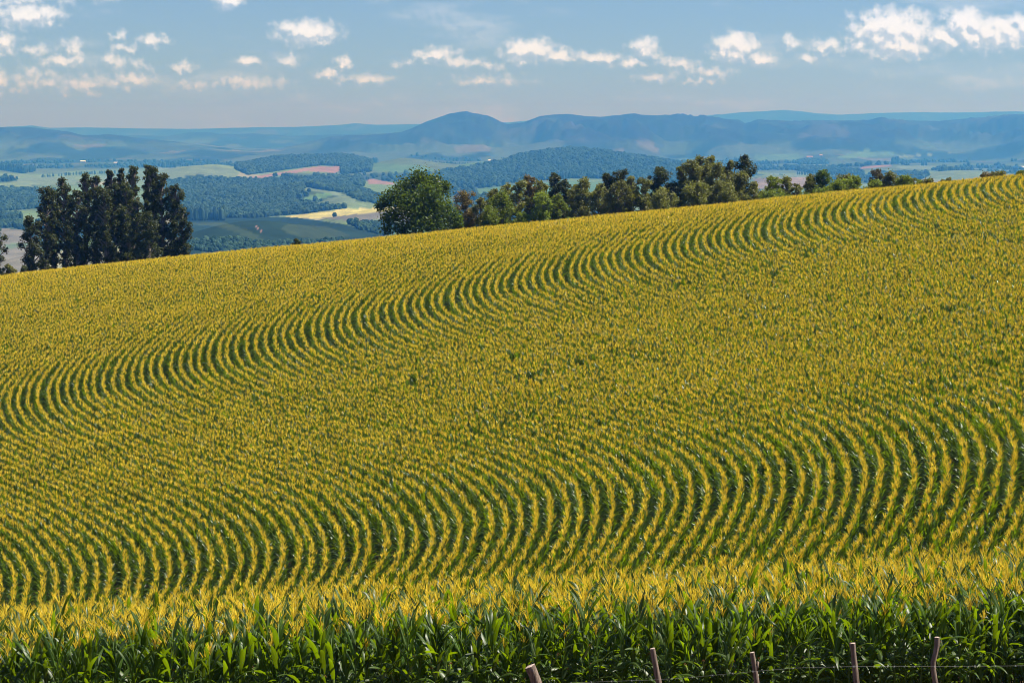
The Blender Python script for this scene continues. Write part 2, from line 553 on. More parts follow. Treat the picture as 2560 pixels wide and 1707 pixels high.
def far_height(X, Y):
    X = X / KF; Y = Y / KF
    a = X / Y
    u = 1280 + a * FPX
    base = VALLEY_Z + 66 * (1 - smoothstep(330, 1150, Y)) - 30 * (1 - smoothstep(380, 760, Y))
    base = base + 5.5 * fbm(X / 420, Y / 520, 5, 3) * smoothstep(900, 1800, Y)
    base = base + 48 * smoothstep(10500, 14000, Y)
    z = base
    for (bu, bv, bY, hw, hd) in BUMPS:
        cz = unproj(bu, bv, bY)[2]
        cx = (bu - 1280) / FPX * bY
        hwm = hw / FPX * bY
        r2 = ((X - cx) / hwm) ** 2 + ((Y - bY) / hd) ** 2
        z = z + (cz - VALLEY_Z) * np.exp(-1.35 * r2) * (0.94 + .06 * fbm(X / 90, Y / 90, 9, 2))
    for name, Yc, wf, wb, rel, pl in RIDGES:
        pu = np.array([p[0] for p in pl], float); pv = np.array([p[1] for p in pl], float)
        v = np.interp(u, pu, pv)
        Yr = Yc * (1 + .018 * vnoise(u / 170, 0 * u, 21))
        zr = (330 - v) / FPX * Yr
        wfn = wf * (1 + .30 * vnoise(u / 130, 0 * u + .5, 23))
        d = np.where(Y < Yr, (Yr - Y) / wfn, (Y - Yr) / wb)
        s = 1 - smoothstep(0, 1, d)
        s = s ** 0.85
        rise = np.maximum(zr - base, 0)
        gul = (np.abs(fbm(X / 300 + Y / 900, Y / 800, 31, 5)) * 2.2 - .35) * rel
        up = rise * s * (1 - .85 * gul * np.clip(d * 2.6, 0, 1) * (1 - s * .35))
        up = up + np.where(d < 1, 1, 0) * rel * 7.5 * fbm(X / 85, Y / 190, 37, 4) * s * np.clip(d * 4, .25, 1)
        z = np.maximum(z, base + up)
    return z * KF


def in_poly(u, v, poly):
    poly = np.array(poly, float)
    ins = np.zeros(u.shape, bool)
    j = len(poly) - 1
    for i in range(len(poly)):
        (xi, yi), (xj, yj) = poly[i], poly[j]
        c = ((yi > v) != (yj > v)) & (u < (xj - xi) * (v - yi) / (yj - yi + 1e-12) + xi)
        ins ^= c
        j = i
    return ins


PALE, TAN, SOILR, GREEN, DKG_AND_SHADE, YEL, GREY = (.105, .145, .09), (.21, .195, .13), (.20, .125, .105), (.075, .135, .055), (.015, .030, .021), (.34, .31, .11), (.125, .12, .10)  # the dark green serves bushes and a painted cloud shadow
FIELDS = [  # outline in photo pixels on the valley floor, colour
    (PALE, [(372, 424), (440, 417), (520, 416), (580, 422), (600, 437), (570, 446), (510, 449), (468, 455), (420, 462), (372, 458)]),
    (DKG_AND_SHADE, [(462, 440), (505, 436), (515, 448), (468, 452)]),
    (PALE, [(30, 452), (60, 445), (150, 444), (190, 448), (190, 462), (60, 463), (40, 459)]),
    (TAN, [(0, 497), (70, 487), (140, 475), (142, 480), (60, 496), (0, 503)]),
    (SOILR, [(608, 446), (660, 438), (730, 426), (800, 416), (848, 416), (852, 425), (840, 433), (800, 431), (770, 428), (700, 438), (650, 446), (612, 452)]),
    (SOILR, [(575, 449), (598, 448), (596, 452), (578, 453)]),
    (SOILR, [(918, 452), (930, 447), (985, 458), (990, 462), (920, 461)]),
    (GREEN, [(928, 408), (990, 410), (1060, 416), (1090, 425), (1060, 432), (990, 432), (935, 427)]),
    (GREEN, [(1140, 414), (1200, 404), (1290, 400), (1280, 405), (1190, 416), (1145, 424)]),
    (PALE, [(720, 474), (770, 470), (830, 477), (870, 488), (850, 490), (780, 478), (730, 478)]),
    (GREEN, [(745, 503), (780, 487), (820, 482), (835, 488), (800, 497), (760, 506)]),
    (PALE, [(806, 500), (850, 490), (880, 492), (890, 505), (860, 514), (810, 515)]),
    (YEL, [(715, 542), (780, 532), (860, 523), (960, 519), (1100, 517), (1100, 526), (950, 530), (870, 538), (800, 546), (740, 547)]),
    (GREY, [(805, 546), (880, 537), (950, 530), (1080, 527), (1080, 552), (930, 556), (850, 550)]),
    (GREEN, [(1190, 472), (1300, 462), (1420, 452), (1560, 460), (1700, 470), (1700, 500), (1300, 505), (1190, 490)]),
    (PALE, [(1885, 443), (1930, 434), (1990, 436), (2020, 441), (1900, 446)]),
    ((.19, .15, .12), [(1885, 447), (2020, 442), (2040, 452), (2010, 470), (1890, 475)]),
    (SOILR, [(2140, 421), (2165, 415), (2225, 412), (2230, 417), (2160, 422)]),
    (GREEN, [(1890, 388), (1990, 384), (2010, 393), (1990, 400), (1890, 402)]),
    (PALE, [(2240, 415), (2330, 414), (2360, 420), (2330, 425), (2250, 424)]),
    (PALE, [(2370, 424), (2460, 421), (2560, 428), (2560, 433), (2440, 429)]),
    (GREEN, [(2090, 393), (2160, 378), (2240, 382), (2230, 392), (2120, 396)]),
    (PALE, [(2240, 390), (2330, 386), (2400, 379), (2340, 388), (2260, 394)]),
    (GREEN, [(1640, 394), (1750, 398), (1890, 406), (1890, 411), (1720, 406), (1640, 398)]),
    (PALE, [(395, 418), (430, 418), (432, 424), (398, 424)]),
    (TAN, [(0, 536), (45, 538), (45, 543), (0, 541)]),
    (GREY, [(0, 570), (60, 575), (110, 640), (60, 720), (0, 720)]),
    (PALE, [(10, 610), (70, 607), (75, 616), (15, 622)]),
    ((.045, .065, .04), [(440, 632), (520, 620), (600, 628), (560, 660), (440, 680)]),  # grass at the hill foot, colour dimmed to paint cloud shadow
    (DKG_AND_SHADE, [(440, 546), (600, 541), (740, 544), (860, 560), (960, 590), (900, 640), (440, 640)]),  # pasture hill, cloud shadow painted in as darker green
    ((.032, .05, .026), [(480, 557), (560, 556), (620, 575), (660, 600), (640, 605), (590, 582), (540, 566), (480, 562)]),  # paler hill stripe, its green lowered for the painted cloud shadow
    ((.030, .046, .026), [(720, 560), (820, 566), (880, 590), (800, 600), (740, 590), (700, 574)]),  # another hill patch, dimmed in colour for the painted cloud shadow
    (SOILR, [(637, 564), (641, 564), (656, 580), (651, 580)]),
    (PALE, [(880, 556), (960, 548), (1000, 556), (960, 560)]),
]
FOREST = [  # outlines of woods on the valley floor
    [(405, 462), (520, 452), (600, 458), (700, 458), (760, 470), (735, 500), (740, 520), (820, 518), (870, 520), (760, 535), (640, 545), (470, 545), (430, 530), (400, 500)],
    [(740, 462), (860, 466), (900, 480), (960, 500), (960, 515), (890, 500), (870, 484), (800, 474)],
    [(600, 412), (690, 398), (880, 392), (930, 408), (925, 430), (855, 436), (855, 416), (800, 414), (720, 424), (620, 438), (590, 424)],
    [(620, 464), (700, 455), (840, 448), (910, 456), (905, 468), (740, 466)],
    [(1100, 436), (1150, 426), (1260, 408), (1300, 392), (1400, 378), (1480, 376), (1560, 386), (1650, 400), (1720, 412), (1700, 452), (1640, 452), (1560, 448), (1420, 446), (1300, 456), (1190, 470), (1110, 466)],
    [(0, 478), (140, 482), (120, 520), (0, 528)], [(0, 544), (50, 542), (50, 568), (0, 570)],
    [(480, 604), (600, 600), (700, 610), (860, 604), (870, 622), (700, 632), (560, 642), (470, 622)],
    [(870, 558), (980, 562), (1000, 580), (960, 590), (900, 575)],
    [(1960, 420), (2150, 430), (2160, 440), (2030, 434)], [(2180, 436), (2320, 440), (2300, 450), (2190, 446)], [(1990, 404), (2060, 402), (2070, 410), (2000, 412)],
]


def plan_uv(X, Y):
    """photo position of a place on the valley floor, for looking outlines up"""
    Z = far_height(X, Y)
    return proj(X, Y, Z)


def build_valley():
    a = np.concatenate([np.linspace(-.62, -.25, 50)[:-1], np.linspace(-.25, .25, 760), np.linspace(.25, .62, 50)[1:]])
    Yv = 385 * 1.0092 ** np.arange(480)
    Yv = Yv[Yv < 17400 * KF]
    A, Y = np.meshgrid(a, Yv)
    X = A * Y
    Z = far_height(X, Y)
    nx, ny = len(a), len(Yv)
    I = np.arange(nx * ny).reshape(ny, nx)
    q = np.stack([I[:-1, :-1], I[:-1, 1:], I[1:, 1:], I[1:, :-1]], -1).reshape(-1, 4)
    me = mesh_np('valley', np.stack([X, Y, Z], -1).reshape(-1, 3), q)
    u, v = proj(X, Y, Z)
    X = X / KF; Y = Y / KF; Z = Z / KF
    u = u + 3.0 * fbm(X / 60, Y / 120, 41, 2); v = v + .9 * fbm(X / 80, Y / 150, 43, 2)
    # ground cover that lies between the drawn fields: patchwork of woods, pasture and crops
    c = np.zeros(X.shape + (3,))
    f1 = fbm(X / 190, Y / 420, 51, 4); f2 = vnoise(X / 300 + 2 * vnoise(X / 900, Y / 900, 5), Y / 750, 53); f3 = vnoise(X / 110, Y / 260, 55)
    wood = smoothstep(-.05, .12, f1)[..., None]
    past = np.where(f2[..., None] > .25, np.array([.115, .16, .08]), np.where(f2[..., None] > -.2, np.array([.10, .15, .055]), np.array([.075, .105, .05])))
    past = np.where((f3 > .62)[..., None], np.array([.19, .19, .12]), past)
    c[:] = past * (1 - wood) + np.array([.036, .055, .026]) * wood
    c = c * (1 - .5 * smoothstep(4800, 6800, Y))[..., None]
    mtn = (smoothstep(-45, -15, Z) * smoothstep(6500, 7600, Y))[..., None]
    mc = np.array([.020, .030, .020]) + .038 * np.clip(fbm(X / 140, Y / 300, 61, 4), -1, 1)[..., None] * np.array([1.0, .8, .6])
    mc = mc * (1 + .75 * fbm(X / 55, Y / 170, 63, 3) - .5 * np.abs(fbm(X / 210 + Y / 500, Y / 800, 65, 3)) * 2)[..., None]
    bare = smoothstep(.28, .5, fbm(X / 260, Y / 420, 67, 4))[..., None]
    mc = mc * (1 - bare) + np.array([.05, .05, .042]) * bare
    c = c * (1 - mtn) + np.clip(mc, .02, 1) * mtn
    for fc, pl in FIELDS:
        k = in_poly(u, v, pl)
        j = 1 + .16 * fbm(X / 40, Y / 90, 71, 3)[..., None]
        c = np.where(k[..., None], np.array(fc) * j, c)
    for pl in FOREST:
        k = in_poly(u, v, pl)
        c = np.where(k[..., None], np.array([.034, .052, .026]), c)
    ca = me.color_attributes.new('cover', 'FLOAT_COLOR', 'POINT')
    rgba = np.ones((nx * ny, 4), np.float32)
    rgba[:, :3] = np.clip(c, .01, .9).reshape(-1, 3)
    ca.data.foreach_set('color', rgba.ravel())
    m, t = new_mat('valley_cover')
    at = t.n('ShaderNodeAttribute', attribute_name='cover')
    co = t.n('ShaderNodeTexCoord').outputs['Object']
    mp = t.n('ShaderNodeMapping', {'Vector': co, 'Scale': (.03, .012, .03)})
    nz = t.n('ShaderNodeTexNoise', {'Vector': mp.outputs[0], 'Scale': 1.0, 'Detail': 6.0, 'Roughness': .7})
    k = t.math('MULTIPLY_ADD', nz.outputs[0], 1.5, .25)
    cc = t.mix(1.0, at.outputs['Color'], t.n('ShaderNodeCombineColor', {0: k, 1: k, 2: k}).outputs[0], 'MULTIPLY')
    b = t.n('ShaderNodeBsdfDiffuse', {0: cc, 1: .6})
    t.n('ShaderNodeOutputMaterial', {0: b})
    o = link('valley', me, m)
    tag(o, 'patchwork valley of fields with blue mountains behind', kind='structure')


build_valley()

# ------------------------------------------------------------------ instancing of what nobody could count
def source_collection(name, objs):
    c = bpy.data.collections.new(name)      # not linked to the scene: only the copies are drawn
    for o in objs:
        c.objects.link(o)
    return c


def scatter(name, pts, rot, scl, idx, coll):
    pts = np.asarray(pts, np.float32)
    me = bpy.data.meshes.new(name)
    me.vertices.add(len(pts))
    me.vertices.foreach_set('co', pts.ravel())
    for an, ty, dat in (('rot', 'FLOAT_VECTOR', rot), ('scl', 'FLOAT_VECTOR', scl), ('pick', 'INT', idx)):
        at = me.attributes.new(an, ty, 'POINT')
        at.data.foreach_set('vector' if ty == 'FLOAT_VECTOR' else 'value', np.ascontiguousarray(dat, np.int32 if ty == 'INT' else np.float32).ravel())
    o = link(name, me)
    ng = bpy.data.node_groups.new(name + '_copies', 'GeometryNodeTree')
    ng.interface.new_socket('Geometry', in_out='INPUT', socket_type='NodeSocketGeometry')
    ng.interface.new_socket('Geometry', in_out='OUTPUT', socket_type='NodeSocketGeometry')
    t = Tree(ng)
    gi, go = t.n('NodeGroupInput'), t.n('NodeGroupOutput')
    ci = t.n('GeometryNodeCollectionInfo', {'Collection': coll, 'Separate Children': True, 'Reset Children': True})
    ra = t.n('GeometryNodeInputNamedAttribute', {'Name': 'rot'}, data_type='FLOAT_VECTOR')
    sa = t.n('GeometryNodeInputNamedAttribute', {'Name': 'scl'}, data_type='FLOAT_VECTOR')
    pa = t.n('GeometryNodeInputNamedAttribute', {'Name': 'pick'}, data_type='INT')
    er = t.n('FunctionNodeEulerToRotation', {0: ra.outputs[0]})
    ip = t.n('GeometryNodeInstanceOnPoints', {'Points': gi.outputs[0], 'Instance': ci.outputs[0], 'Pick Instance': True,
                                              'Instance Index': pa.outputs[0], 'Rotation': er.outputs[0], 'Scale': sa.outputs[0]})
    t.set(go, 0, ip.outputs[0])
    md = o.modifiers.new('copies', 'NODES')
    md.node_group = ng
    return o


# ------------------------------------------------------------------ maize
def leaf_strip(base, az, L, W, th0, th1, nseg, fold, twist, r):
    """one arching blade: returns verts, faces, uv"""
    d = np.array([math.cos(az), math.sin(az), 0.0])
    side0 = np.array([-math.sin(az), math.cos(az), 0.0])
    p = np.array(base, float)
    vs, uv = [], []
    sway = r.uniform(-.25, .25)
    for i in range(nseg + 1):
        s = i / nseg
        th = th0 + (th1 - th0) * s ** 1.25
        tang = math.sin(th) * d + math.cos(th) * np.array([0, 0, 1.0]) + side0 * sway * s
        tang /= np.linalg.norm(tang)
        nrm = np.cross(side0, tang); nrm /= np.linalg.norm(nrm)
        tw = twist * s
        sd = math.cos(tw) * side0 + math.sin(tw) * nrm
        nn = np.cross(sd, tang)
        w = W * .5 * min(1.0, .55 + 2.4 * s) * max(0.0, 1 - s ** 2.6) ** .8
        wav = .010 * math.sin(9 * s + r.uniform(0, .6)) if fold else 0
        if fold:
            up = -nn * (w * .30)
            vs += [p + sd * w - up + nn * wav, p, p - sd * w - up - nn * wav]
            uv += [(0, s), (.5, s), (1, s)]
        else:
            vs += [p + sd * w, p - sd * w]
            uv += [(0.2, s), (.45, s)]
        p = p + tang * (L / nseg)
    k = 3 if fold else 2
    fs = []
    for i in range(nseg):
        for j in range(k - 1):
            a = i * k + j
            fs.append((a, a + 1, a + k + 1, a + k))
    return vs, fs, uv


def maize_variant(seed):
    """parameters of one plant; the same plant can be built in fine parts or as one light mesh"""
    r = random.Random(seed)
    H = r.uniform(1.98, 2.2)
    lean = (r.uniform(-.07, .07), r.uniform(-.07, .07))
    plane = r.uniform(0, math.pi)
    n = 13
    leaves = []
    for i in range(n):
        s = i / (n - 1)
        h = .32 + (H - .12 - .32) * s ** .92
        az = plane + (math.pi if i % 2 else 0) + r.uniform(-.45, .45)
        L = (.55 + .45 * math.sin(math.pi * (.22 + .62 * s))) * r.uniform(.82, 1.06)
        if s > .8: L *= .95 - .6 * (s - .8)
        W = (.072 + .044 * math.sin(math.pi * (.15 + .7 * s))) * r.uniform(.9, 1.1)
        up_ = max(0.0, min(1.0, (s - .43) / .24))          # the upper blades stand up, the lower ones arch over
        th0 = math.radians(36 - 24 * up_ + r.uniform(-6, 7))
        th1 = math.radians(r.uniform(110, 160) - 82 * up_ + r.uniform(-12, 26) * up_)
        leaves.append((h, az, L, W, th0, th1, r.uniform(-.9, .9), r.randrange(10 ** 6)))
    br = [(0.0, 0.0, r.uniform(.34, .44), 0.0)]
    nb = r.randint(6, 10)
    for i in range(nb):
        br.append((r.uniform(0, .13), i * 2.4 + r.uniform(-.5, .5), r.uniform(.20, .31), math.radians(r.uniform(6, 30))))
    return dict(H=H, lean=lean, leaves=leaves, branches=br, ear=r.random() < .6, ear_az=plane + r.uniform(-.3, .3), seed=seed, ext=r.uniform(.07, .16))


def stem_at(V, h):
    k = (h / V['H']) ** 2
    return np.array([V['lean'][0] * k, V['lean'][1] * k, h])


def stalk_mb(V, mb, sides, n, mi=0, thick=1.0):
    top = V['H'] + V['ext']
    pts = [stem_at(V, top * i / n) for i in range(n + 1)]
    mb.tube(pts, [thick * (.019 - .013 * i / n) for i in range(n + 1)], sides, mi)


def tassel_mb(V, mb, sides, n, rad, mi=0):
    base = stem_at(V, V['H'] + V['ext'] - .02)
    r = random.Random(V['seed'] + 5)
    for (off, az, L, th) in V['branches']:
        p = base + np.array([0, 0, off])
        pts, rr = [p], [rad * .5]
        bend = math.radians(r.uniform(0, 24)) if th > 0 else math.radians(r.uniform(0, 10))
        aa = az if th > 0 else r.uniform(0, 6)
        for i in range(1, n + 1):
            t_ = th + bend * i / n
            p = p + (L / n) * np.array([math.sin(t_) * math.cos(aa), math.sin(t_) * math.sin(aa), math.cos(t_)])
            pts.append(p)
            rr.append(rad * (1.15 if i % 2 else .85) * (1 - .55 * (i / n) ** 3) if i < n else rad * .3)
        mb.tube(pts, rr, sides, mi, cap=False)


def ear_mb(V, mb, mi=0):
    d = np.array([math.cos(V['ear_az']), math.sin(V['ear_az']), 0])
    b = stem_at(V, V['H'] * .58)
    ax = d * .45 + np.array([0, 0, .9])
    pts = [b + ax * (.25 * i / 5) + d * .015 for i in range(6)]
    mb.tube(pts, [.012, .026, .031, .028, .02, .008], 7, mi)
    return pts[-1], ax


def light_maize(V, name, nseg, tass_n, thick):
    mb = MB()
    stalk_mb(V, mb, 3, 3, 1, thick)
    for i, (h, az, L, W, t0, t1, tw, sd) in enumerate(V['leaves']):
        if i < 3: continue
        vs, fs, uv = leaf_strip(stem_at(V, h), az, L, W, t0, t1, nseg, False, tw, random.Random(sd))
        mb.add(vs, fs, uv, 0)
    tassel_mb(V, mb, 3, tass_n, .0068 * thick, 2)
    me = mb.mesh(name)
    for m in (M_LEAF, M_STALK, M_TASSEL): me.materials.append(m)
    return bpy.data.objects.new(name, me)


def full_maize(V, name):
    mb = MB()
    stalk_mb(V, mb, 5, 5, 1)
    for (h, az, L, W, t0, t1, tw, sd) in V['leaves']:
        vs, fs, uv = leaf_strip(stem_at(V, h), az, L, W, t0, t1, 7, True, tw, random.Random(sd))
        mb.add(vs, fs, uv, 0)
    tassel_mb(V, mb, 4, 5, .0062, 2)
    me = mb.mesh(name, True)
    for m in (M_LEAF, M_STALK, M_TASSEL): me.materials.append(m)
    return bpy.data.objects.new(name, me)


VARS = [maize_variant(100 + i) for i in range(10)]
LIGHT = source_collection('light_maize_sources', [light_maize(V, 'light_maize_%02d' % i, 4, 2, 1.35) for i, V in enumerate(VARS)])
FULL = source_collection('full_maize_sources', [full_maize(V, 'full_maize_%02d' % i) for i, V in enumerate(VARS)])

ROW = 0.85


def slope_field():
    """the big field: rows follow the contour of the hillside"""
    P = []
    rowoff = rng.normal(0, .045, 400)
    for k in range(-190, 150):
        Y = np.arange(98, 352, .19)
        # equal steps along the row
        X = k * ROW + row_shift(Y)
        seg = np.hypot(np.diff(X), np.diff(Y))
        s = np.concatenate([[0], np.cumsum(seg)])
        ns = int(s[-1] / .175)
        ss = (np.arange(ns) + rng.uniform(0, 1) + rng.normal(0, .16, ns)) * .175
        Yp = np.interp(ss, s, Y)
        Xp = k * ROW + row_shift(Yp)
        lim = .212 * 1.12 * Yp + 3.0
        ok = np.abs(Xp) < lim
        Xp = Xp + rowoff[k + 190] + .13 * vnoise(Yp / 11, 0 * Yp + k * .33, 77) + .05 * vnoise(Yp / 3.1, 0 * Yp + k * 7.7, 78)
        P.append(np.stack([Xp[ok], Yp[ok]], -1))
    P = np.concatenate(P)
    P += rng.normal(0, .014, P.shape)
    # gaps where seed failed
    gap = fbm(P[:, 0] / 1.3, P[:, 1] / 1.3, 81, 2) + .35 * fbm(P[:, 0] / 14, P[:, 1] / 14, 83, 2)
    keep = (gap < .72) & (rng.random(len(P)) > .035)
    P = P[keep]
    Z = ground(P[:, 0], P[:, 1])
    # nothing is planted beyond the brow
    n = len(P)
    rot = np.stack([rng.normal(0, .025, n), rng.normal(0, .025, n), rng.uniform(0, 2 * math.pi, n)], -1)
    s = 1.0 + .07 * fbm(P[:, 0] / 11, P[:, 1] / 11, 85, 2) + rng.normal(0, .024, n)
    w = s * rng.uniform(.82, .98, n)
    o = scatter('maize_crop', np.stack([P[:, 0], P[:, 1], Z - .03], -1), rot, np.stack([w, w, s], -1), rng.integers(0, len(VARS), n), LIGHT)
    tag(o, 'tasselled maize in curving contour rows covering the far slope', kind='stuff')
    print('slope maize', n)


slope_field()

# ---- the strip along the fence: first rows plant by plant, the rest as one mass
PROTO_PARTS = []


def make_proto_parts():
    for i, V in enumerate(VARS):
        parts = []
        mb = MB(); stalk_mb(V, mb, 6, 6); parts.append(('stalk', mb.mesh('stalk', True), M_STALK, []))
        for (h, az, L, W, t0, t1, tw, sd) in V['leaves'][2:]:
            mb = MB()
            vs, fs, uv = leaf_strip(stem_at(V, h), az, L, W, t0, t1, 8, True, tw, random.Random(sd))
            mb.add(vs, fs, uv)
            parts.append(('leaf', mb.mesh('leaf', True), M_LEAF, []))
        mb = MB(); tassel_mb(V, mb, 4, 6, .0062); parts.append(('tassel', mb.mesh('tassel', True), M_TASSEL, []))
        if V['ear']:
            mb = MB(); tip, ax = ear_mb(V, mb)
            me = mb.mesh('ear', True)
            mb2 = MB()
            for k in range(5):
                a = k * 1.26
                mb2.tube([tip, tip + ax * .03 + np.array([math.cos(a), math.sin(a), .2]) * .02, tip + ax * .02 + np.array([math.cos(a), math.sin(a), -.6]) * .05], [.004, .004, .002], 3, cap=False)
            parts.append(('ear', me, M_HUSK, [('silk', mb2.mesh('silk'), M_SILK)]))
        for _, me, m, subs in parts:
            me.materials.append(m)
            for _, sm, mm in subs: sm.materials.append(mm)
        PROTO_PARTS.append(parts)


make_proto_parts()
PROTOS = {}


def plant_maize(vi, loc, rot, scl, label, tassel=True):
    vi = (vi, tassel)
    if vi not in PROTOS:
        root = empty('maize_plant', (0, 0, 0))
        kids = []
        for nm, me, m, subs in PROTO_PARTS[vi[0]]:
            if nm == 'tassel' and not tassel: continue
            o = bpy.data.objects.new(nm, me); COL.objects.link(o); o.parent = root
            sk = []
            for n2, me2, m2 in subs:
                o2 = bpy.data.objects.new(n2, me2); COL.objects.link(o2); o2.parent = o; sk.append(o2)
            kids.append((o, sk))
        PROTOS[vi] = (root, kids)
        r = root
    else:
        root, kids = PROTOS[vi]
        r = root.copy(); COL.objects.link(r)
        for o, sk in kids:
            c = o.copy(); COL.objects.link(c); c.parent = r
            for o2 in sk:
                c2 = o2.copy(); COL.objects.link(c2); c2.parent = c
    r.location = loc; r.rotation_euler = rot; r.scale = scl
    tag(r, label, 'maize plant', 'maize plants along the fence edge of the near field')


POST_U = [1325, 1635, 1886, 2134, 2340]


def where_along(u):
    if u < 320: return 'near the left edge of the photo'
    if u < 660: return 'a quarter across from the left'
    if u < 1000: return 'right of the left quarter, short of centre'
    if u < POST_U[0]: return 'just left of the stout leaning post'
    if u < POST_U[1]: return 'between the stout and slim leaning posts'
    if u < POST_U[2]: return 'between the slim leaning and forked posts'
    if u < POST_U[3]: return 'between the forked and straight posts'
    if u < POST_U[4]: return 'between the straight and bent posts'
    return 'right of the bent post'


def near_strip():
    rest = []
    total = 0
    for k in range(31):
        y0 = FRONT_Y + k * ROW
        half = y0 * .212 * 1.15 + 2.0
        xs = np.arange(-half, half, .205) + rng.normal(0, .03, len(np.arange(-half, half, .205)))
        for x in xs:
            if rng.random() < .05: continue
            y = y0 + rng.normal(0, .06) + .03 * x
            z = float(ground(x, y)) - .03
            s = .99 + rng.normal(0, .06)
            if k == 0: s *= rng.uniform(.80, 1.0)
            elif k < 4: s *= rng.uniform(.88, 1.03)
            else: s *= rng.uniform(.94, 1.03)
            vi = int(rng.integers(0, len(VARS)))
            rz = rng.uniform(0, 2 * math.pi)
            tl = rng.normal(0, .05, 2)
            u, v = proj(x, y, z + 1.8)
            if k < 3 and -25 < u < 2585 and total < 300:
                rowname = ('first row', 'second row', 'third row')[k]
                tas = rng.random() > (.50, .30, .15)[k]
                size = 'Short' if s < .88 else 'Tall' if s > .97 else 'Middling'
                plant_maize(vi, (x, y, z), (tl[0], tl[1], rz), (s, s, s), '%s maize %s tassel, %s, %s' % (size, 'with yellow' if tas else 'without', rowname, where_along(u)), tas)
                total += 1
            else:
                rest.append((x, y, z, tl[0], tl[1], rz, s, vi))
    R = np.array(rest)
    o = scatter('maize_stand', R[:, :3], R[:, 3:6], np.repeat(R[:, 6:7], 3, 1), R[:, 7].astype(int), FULL)
    tag(o, 'yellow tasselled maize standing behind the first three rows of the near strip', kind='stuff')
    print('near maize', total, len(rest))


near_strip()

# ------------------------------------------------------------------ fence
def fence_post(pts, rad, label, stub=None, square=False):
    base = np.array(pts[-1])
    g = float(ground(base[0], base[1]))
    tip = np.array(pts[0])
    low = base + (base - np.array(pts[-2])) / np.linalg.norm(base - np.array(pts[-2])) * .01
    foot = np.array([low[0] + (base[0] - pts[-2][0]) * .8, base[1], g - .25])
    line = [foot] + [np.array(p) for p in reversed(pts)]
    # resample with a little wobble
    L = [np.linalg.norm(line[i + 1] - line[i]) for i in range(len(line) - 1)]
    cum = np.concatenate([[0], np.cumsum(L)])
    n = 12
    rs = []
    for i in range(n + 1):
        s = cum[-1] * i / n
        rs.append([np.interp(s, cum, [p[a] for p in line]) for a in range(3)])
    root = empty('fence_post', (foot[0], foot[1], g))
    o0 = np.array([foot[0], foot[1], g])
    rr = random.Random(int(abs(pts[0][0]) * 1000))
    pr = [np.array(p) - o0 + np.array([rr.uniform(-.006, .006), 0, 0]) for p in rs]
    mb = MB()
    sides = 11
    mb.tube(pr, [rad * (.98 - .12 * i / n + rr.uniform(-.05, .05)) for i in range(n + 1)], sides, 0, cap=False)
    vs = np.array(mb.v); 
    for i in range(len(vs)):
        th = i % sides
        c = pr[i // sides]
        k = 1 + .10 * math.sin(th * 2.3 + 1.1) + .05 * math.sin(th * 4.1 + (i // sides) * .8)
        vs[i] = c + (vs[i] - c) * k
    mb.v = [tuple(v) for v in vs]
    if stub is not None:
        mb.tube([np.array(stub[0]) - o0, np.array(stub[1]) - o0, np.array(stub[2]) - o0], [rad * .7, rad * .5, rad * .42], 7)
    link('shaft', mb.mesh('shaft', True), M_POST, root)
    top = pr[-1]
    mb2 = MB()
    ring = [np.array(v) + np.array([0, 0, .003 * (1 if j % 2 else -1)]) for j, v in enumerate(mb.v[n * sides:(n + 1) * sides])]
    vs = [top + np.array([0, -.0, .012])] + [tuple(p) for p in ring]
    mb2.add(vs, [(0, j + 1, (j + 1) % sides + 1) for j in range(sides)])
    link('cut_end', mb2.mesh('cut_end'), M_ENDGRAIN, root)
    tag(root, label, 'fence post', 'wooden posts of the wire fence')
    return root


FENCE_Y = 43.6
up = lambda u, v, Y=FENCE_Y: unproj(u, v, Y)
fence_post([up(1325, 1664, 42.9), up(1334, 1684, 42.9), up(1345, 1712, 42.9)], .105, 'stout grey brown fence post with a sawn top, leaning left')
fence_post([up(1631, 1620), up(1638, 1660), up(1648, 1712)], .052, 'slim fence post leaning left, next right of the stout post')
fence_post([up(1880, 1630), up(1885, 1660), up(1893, 1712)], .050, 'forked fence post with a short side stub near its top', stub=[up(1890, 1674), up(1893, 1664), up(1895, 1653)])
fence_post([up(2131, 1607), up(2136, 1650), up(2141, 1712)], .055, 'straight dark fence post, second from the right', stub=[up(2132, 1622), up(2127, 1614), up(2126, 1606)])
fence_post([up(2343, 1592), up(2341, 1625), up(2331, 1662), up(2335, 1690), up(2340, 1712)], .052, 'crooked fence post bent in the middle, rightmost of the five')


def fence_wire():
    pts = [(1150, 1726), (1300, 1715), (1452, 1705), (1642, 1698), (1720, 1693), (1888, 1677), (2000, 1668), (2135, 1665), (2333, 1665), (2480, 1664), (2640, 1662)]
    P = [up(u, v, FENCE_Y - .075) for u, v in pts]
    us = np.linspace(pts[0][0], pts[-1][0], 60)
    Q = []
    for u in us:
        Q.append(np.array([np.interp(u, [p[0] for p in pts], [p[a] for p in P]) for a in range(3)]))
    mb = MB()
    mb.tube(Q, .0013, 4)
    for i in range(1, 59, 2):          # barbs
        c = Q[i]
        mb.tube([c + np.array([-.012, -.01, -.014]), c + np.array([.012, .01, .014])], .002, 3)
        mb.tube([c + np.array([.012, -.01, -.014]), c + np.array([-.012, .01, .014])], .002, 3)
    o = link('fence_wire', mb.mesh('fence_wire'), M_WIRE)
    tag(o, 'thin barbed wire strung along the wooden fence posts', 'fence wire')


fence_wire()

